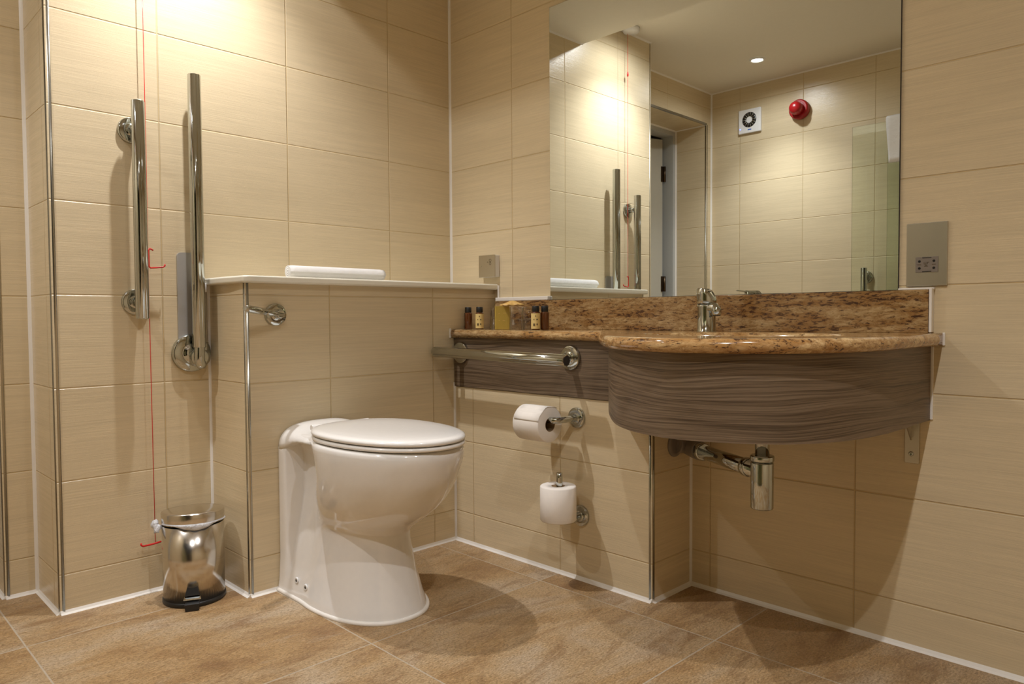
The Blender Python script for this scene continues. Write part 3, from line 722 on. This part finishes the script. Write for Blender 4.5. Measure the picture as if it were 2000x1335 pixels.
# ------------------------------------------------------------------ toiletries on the countertop
def bottle(x, y, body, label, lab, h=.078, r=.0142):
    t = empty('toiletry_bottle', (x, y, ZT), lab, 'bottle', 'small toiletry bottles')
    MB().lathe([(r-.002, .0003), (r, .002), (r, h*.70), (r*.95, h*.735), (r*.72, h*.75), (r*.70, h*.78)], (x, y, ZT), n=32).build('glass_body', body, t)
    MB().lathe([(r*.80, h*.752), (r*.82, h*.76), (r*.82, h*.985), (r*.76, h)], (x, y, ZT), n=32).build('cap', M_BLACK, t)
    if label:
        pl_ = MB().lathe([(r+.0004, .004), (r+.0004, h*.69)], (x, y, ZT), n=32, caps=False).build('paper_label', M_LABEL, t)
        d = Vector((-.72, -.69, 0)); s_ = Vector((.69, -.72, 0))
        for (a, z, ww, hh) in ((0, .045, .0014, .0018), (-.0055, .034, .0013, .002), (.0045, .034, .0025, .002), (-.005, .017, .003, .004), (.0045, .018, .002, .003)):
            th = a/r; dd_ = d*math.cos(th)+s_*math.sin(th); tt = Vector((-dd_.y, dd_.x, 0)); p = Vector((x, y, ZT+z)) + dd_*(r+.0009)
            MB().add([p-tt*ww+Vector((0, 0, -hh)), p+tt*ww+Vector((0, 0, -hh)), p+tt*ww+Vector((0, 0, hh)), p-tt*ww+Vector((0, 0, hh))], [(0, 1, 2, 3)]).build('printed_mark', M_INK, pl_)
    return t
bottle(-.150, -.2685, M_AMBER, False, 'small unlabelled amber bottle with black cap, leftmost on the countertop')
bottle(-.150, -.3285, M_AMBER, True, 'small bottle with black cap and yellow label, left of the gold box')
bottle(-.150, -.5980, M_AMBER, True, 'small bottle with black cap and yellow label, right of the glasses')
bottle(-.122, -.612, M_AMBER, False, 'small dark amber bottle with black cap, rightmost, behind a yellow-labelled one')
def tumbler(x, y, lab):
    z = ZT; r = .0265; h = .076
    o = MB().lathe([(r, .0004), (r*.86, h*.97), (r*.80, h), (.0001, h), (.0001, h*.50), (r*.70, h*.47), (r*.84, h*.42), (r-.0022, .0004), (r, .0004)], (x, y, z), n=40, caps=False).build('drinking_glass', M_GLASS)
    return tag(o, lab, 'glass', 'upturned glasses on the countertop')
tumbler(-.105, -.368, 'clear glass tumbler upside down, half hidden behind the left of the gold box')
tumbler(-.150, -.512, 'clear glass tumbler upside down, just right of the gold box')
tumbler(-.110, -.530, 'clear glass tumbler upside down, between the front tumbler and the yellow-labelled bottle')
gb = empty('soap_box', (-.15, -.442, ZT), 'small gold cardboard box with faint print between the glasses', 'box')
c_, s_ = math.cos(.6), math.sin(.6)
def rbox(cx, cy, hx, hy, z0, z1, a):
    c, s = math.cos(a), math.sin(a); return MB().prism([(cx+c*u-s*v, cy+s*u+c*v) for u, v in ((-hx, -hy), (hx, -hy), (hx, hy), (-hx, hy))], z0, z1)
AB = -.62
cart = rbox(-.150, -.442, .0235, .0125, ZT+.0005, ZT+.079, AB).build('carton', M_GOLD, gb, bevel=.0006)
cB, sB = math.cos(AB), math.sin(AB); mk = MB()
for (u, z, ww) in ((.006, .055, .010), (-.012, .054, .006), (.004, .030, .008), (-.012, .030, .004)):
    for dz in (0,):
        pts = []
        for (uu, zz) in ((u-ww*.5, z), (u+ww*.5, z), (u+ww*.5, z+.0012), (u-ww*.5, z+.0012)):
            v = -.0130; pts.append((-.150+cB*uu-sB*v, -.442+sB*uu+cB*v, ZT+zz))
        MB().add(pts, [(0, 1, 2, 3)]).build('printed_mark', M_GOLD2, cart)
# pleated gold-wrapped soap on the box
m = MB(); N = 40; rr = [(.004, .0165), (.010, .0145), (.022, .0082), (.037, .0028), (.037, .0012), (.012, .0006)]
vs = []
for (r, h) in rr:
    for i in range(N):
        t = 2*PI*i/N; w_ = 1+.12*math.sin(9*t)*(r/.037); vs.append((-.128+r*w_*math.cos(t), -.470+r*w_*1.15*math.sin(t), ZT+.0795+h+.0014*math.sin(9*t+1)*(r/.031)+.001))
m.add(vs, [(k*N+i, k*N+(i+1) % N, (k+1)*N+(i+1) % N, (k+1)*N+i) for k in range(len(rr)-1) for i in range(N)], True)
m.f += [tuple(range(N)), tuple((len(rr)-1)*N+i for i in range(N))]; m.sm += [False, False]
tag(m.build('wrapped_soap', M_GOLD2), 'pleated gold paper wrapped soap lying on the gold box', 'soap')

# ------------------------------------------------------------------ pedal bin
cx_, cy_ = -1.069, -.131; rb = .0820
pb_ = empty('pedal_bin', (cx_, cy_, 0), 'small round polished steel pedal bin with a white liner, in the corner by the boxing', 'pedal bin')
MB().lathe([(rb+.0005, .0005), (rb+.0015, .003), (rb+.001, .012), (rb-.002, .013)], (cx_, cy_, 0), n=64).build('base_ring', M_BLACK, pb_)
MB().lathe([(rb-.001, .012), (rb-.0005, .218)], (cx_, cy_, 0), n=64).build('body', M_BIN, pb_)
pdv = Vector((-.42, -.91, 0)).normalized(); pt = Vector((-pdv.y, pdv.x, 0))
def along(f, s, z): return Vector((cx_, cy_, z)) + pdv*f + pt*s
# lid, slightly tilted
m = MB(); N = 64; lay = [(.216, -.0005, 1), (.224, .0005, 1), (.245, .0008, 1), (.249, -.001, 1), (.2503, -.005, 1), (.2525, -.035, 1), (.2532, -.07, 1)]
vs = []
for z, dr_, _ in lay:
    for i in range(N):
        t = 2*PI*i/N; r = rb+dr_; a, b = r*math.cos(t), r*math.sin(t); p = along(a, b, z + .003 + .005*(a/rb)); vs.append(p)
m.add(vs, [(k*N+i, k*N+(i+1) % N, (k+1)*N+(i+1) % N, (k+1)*N+i) for k in range(len(lay)-1) for i in range(N)], True)
m.f += [tuple(reversed(range(N))), tuple((len(lay)-1)*N+i for i in range(N))]; m.sm += [False, True]
m.build('lid', M_BIN, pb_)
m = MB(); N = 96; vs = []
for j, (z, dr_) in enumerate(((.224, -.003), (.220, .002), (.214, .0035), (.206, .0025), (.200, .0012))):
    for i in range(N):
        t = -1.9+3.1*i/(N-1); wv = .5+.5*math.sin(t*11+j)*math.sin(t*5.3+1)
        amp = math.sin(PI*i/(N-1)); r = rb+dr_*.8+.0025*wv*(j > 0)*amp
        zz = .224-(.222-z)*(.10+.70*max(0, amp*(.45+.55*math.sin(t*3.1+1.9))))
        vs.append(along(r*math.cos(t), -r*math.sin(t), zz+.010*math.cos(t)*.6))
m.add(vs, [(k*N+i, k*N+i+1, (k+1)*N+i+1, (k+1)*N+i) for k in range(4) for i in range(N-1)], True)
# knot of bag poking out at the left
for k in range(3):
    m.tube(bez([along(.020, -.080-.002*k, .216+.003*k), along(.012+.006*k, -.093, .212-.004*k), along(.006+.004*k, -.102+.004*k, .222+.004*k), along(.004, -.092, .232-.006*k)], 5), [.004, .006, .007, .006, .008, .007, .005, .006, .008, .007, .006, .005, .006, .005, .004, .003], 8)
o = m.build('bag_liner', M_BAG, pb_); sd = o.modifiers.new('s', 'SOLIDIFY'); sd.thickness = .0006
MB().add([along(rb-.002, -.013, .058), along(rb-.002, .013, .058), along(rb+.006, .019, .036), along(rb+.006, -.019, .036), along(rb-.012, -.013, .058), along(rb-.012, .013, .058), along(rb-.012, .019, .036), along(rb-.012, -.019, .036)],
    [(0, 1, 2, 3), (4, 7, 6, 5), (0, 4, 5, 1), (2, 6, 7, 3), (1, 5, 6, 2), (0, 3, 7, 4)]).build('pedal_slot', M_BLACK, pb_)
MB().add([along(rb+.004, -.020, .034), along(rb+.004, .020, .034), along(rb+.014, .022, .031), along(rb+.014, -.022, .031), along(rb+.004, -.020, .029), along(rb+.004, .020, .029), along(rb+.014, .022, .027), along(rb+.014, -.022, .027)],
    [(0, 1, 2, 3), (4, 7, 6, 5), (0, 4, 5, 1), (2, 6, 7, 3), (1, 5, 6, 2), (0, 3, 7, 4)]).build('pedal_plate', M_CH, pb_)
MB().add([along(rb-.006, -.016, .026), along(rb-.006, .016, .026), along(rb+.027, .019, .020), along(rb+.027, -.019, .020), along(rb-.006, -.016, .006), along(rb-.006, .016, .006), along(rb+.027, .017, .001), along(rb+.027, -.017, .001)],
    [(0, 1, 2, 3), (4, 7, 6, 5), (0, 4, 5, 1), (2, 6, 7, 3), (1, 5, 6, 2), (0, 3, 7, 4)]).build('pedal', M_BLACK, pb_, bevel=.001)

# ------------------------------------------------------------------ emergency pull cord
cdx, cdy = -1.1375, -.026
pc = empty('emergency_pull_cord', (cdx, cdy, ZC), 'long red emergency pull cord hanging from a ceiling switch down to the bin', 'pull cord')
MB().lathe([(.042, 0), (.042, -.012), (.038, -.020), (.015, -.022)], (cdx, cdy-.02, ZC-.0005)).build('ceiling_switch', M_WHITE, pc)
MB().tube([(cdx, cdy, ZC-.02), (cdx, cdy, 1.2), (cdx-.001, cdy, .96), (cdx, cdy, .5), (cdx+.001, cdy, .150)], .0011, 8).build('cord', M_RED, pc)
MB().lathe([(.003, 0), (.004, .004), (.004, .018), (.002, .022)], (cdx, cdy, 1.975)).build('toggle', M_RED, pc)
MB().tube([(cdx+.012, cdy-.004, .984), (cdx+.003, cdy-.003, .989), (cdx, cdy-.003, .984), (cdx, cdy-.002, .96), (cdx, cdy-.003, .938), (cdx+.004, cdy-.003, .934), (cdx+.020, cdy-.003, .9355), (cdx+.038, cdy-.004, .938), (cdx+.0425, cdy-.004, .941), (cdx+.043, cdy-.004, .9465)], .0022, 10).build('triangle_handle', M_RED, pc)
MB().tube([(cdx+.016, cdy-.003, .1495), (cdx, cdy-.003, .1475), (cdx-.020, cdy-.003, .1465), (cdx-.034, cdy-.004, .147), (cdx-.038, cdy-.004, .150), (cdx-.0385, cdy-.004, .156)], .0026, 10).build('triangle_handle', M_RED, pc)

# ------------------------------------------------------------------ things on the far wall, seen in the mirror
fa = empty('extractor_fan', (XL, -.032, 1.981), 'square white extractor fan with a round grille and blue indicator, high on the far wall', 'fan')
MB().box((XL+.0003, -.1045, 1.9085), (XL+.018, .0410, 2.0535)).build('cover', M_WHITE, fa, bevel=.004)
gr_ = MB().lathe([(.046, 0), (.0455, .0016), (.020, .0018), (.0195, 0)], (XL+.018, -.032, 1.988), X, 48, caps=False).build('grille', M_BLACK, fa)
m = MB()
for i in range(14):
    t = 2*PI*i/14; a = Vector((0, math.cos(t), math.sin(t)))
    m.cyl(Vector((XL+.0205, -.032, 1.988))+a*.019, Vector((XL+.0205, -.032, 1.988))+a*.0455, .0014, 6)
m.build('grille_bars', M_STEEL, gr_)
MB().lathe([(.003, 0), (.0025, .0012)], (XL+.018, .028, 1.938), X, 16).build('indicator', M_BLUE, fa)
MB().box((XL+.018, -.045, 1.925), (XL+.0186, -.022, 1.9315)).build('printed_mark', M_BLUEINK, fa)
al = empty('alarm_sounder', (XL, -.345, 1.985), 'round red alarm sounder high on the far wall, right of the fan in the mirror', 'alarm')
MB().lathe([(.055, 0), (.057, .012), (.056, .034), (.050, .040)], (XL+.0004, -.345, 1.985), X).build('base', M_DKRED, al)
MB().lathe([(.038, 0), (.037, .028), (.034, .044), (.026, .055), (.012, .060), (.0001, .061)], (XL+.040, -.345, 1.985), X).build('horn', M_DKRED, al)
gx = -2.20
gs = empty('shower_screen', (gx, -1.2, 0), 'clear green-tinted folding glass shower screen before the far wall, seen in the mirror', 'shower screen')
MB().box((gx, -2.1, .02), (gx+.006, -.712, 1.782)).build('glass_panel', M_PANE, gs)
MB().box((gx-.05, -2.4, .02), (gx-.044, -.872, 1.79)).build('glass_panel', M_PANE, gs)
MB().box((gx-.004, -2.4, 0), (gx+.010, -.712, .02)).build('floor_channel', M_TRIM, gs)
sr = empty('grab_rail', (XL, -.705, .5), 'vertical chrome rail on the far wall behind the shower glass', 'grab rail')
rail_bar((XL+.06, -.728, .45), (XL+.06, -.728, 1.045), .0165).build('rail', M_CH, sr)
for z in (.50, .995):
    flange((XL+.0005, -.724, z), X, .034).build('wall_flange', M_CH, sr)
    MB().cyl((XL+.01, -.724, z), (XL+.06, -.728, z), .010).build('bracket', M_CH, sr)
# towel over the screen
m = MB(); vs = []; pr2 = []
for k in range(9): pr2.append((gx+.0195-.0015*math.sin(k), 1.565+k*.027))
pr2 += [(gx+.014, 1.795), (gx+.003, 1.803), (gx-.008, 1.795)]
for k in range(9): pr2.append((gx-.0135, 1.785-k*.016))
NYY = 14
for j in range(NYY+1):
    for (x, z) in pr2:
        y = -.883-.36*j/NYY - (.018*(1.79-z)/.22 if j == 0 else 0); vs.append((x+.002*math.sin(j*1.7+z*20), y, z))
n1 = len(pr2)
m.add(vs, [(j*n1+i, j*n1+i+1, (j+1)*n1+i+1, (j+1)*n1+i) for j in range(NYY) for i in range(n1-1)], True)
o = m.build('hanging_towel', M_TOWEL); sd = o.modifiers.new('s', 'SOLIDIFY'); sd.thickness = .007; sd.offset = 1
tag(o, 'white towel hung over the top of the glass shower screen, at the mirror edge', 'towel')
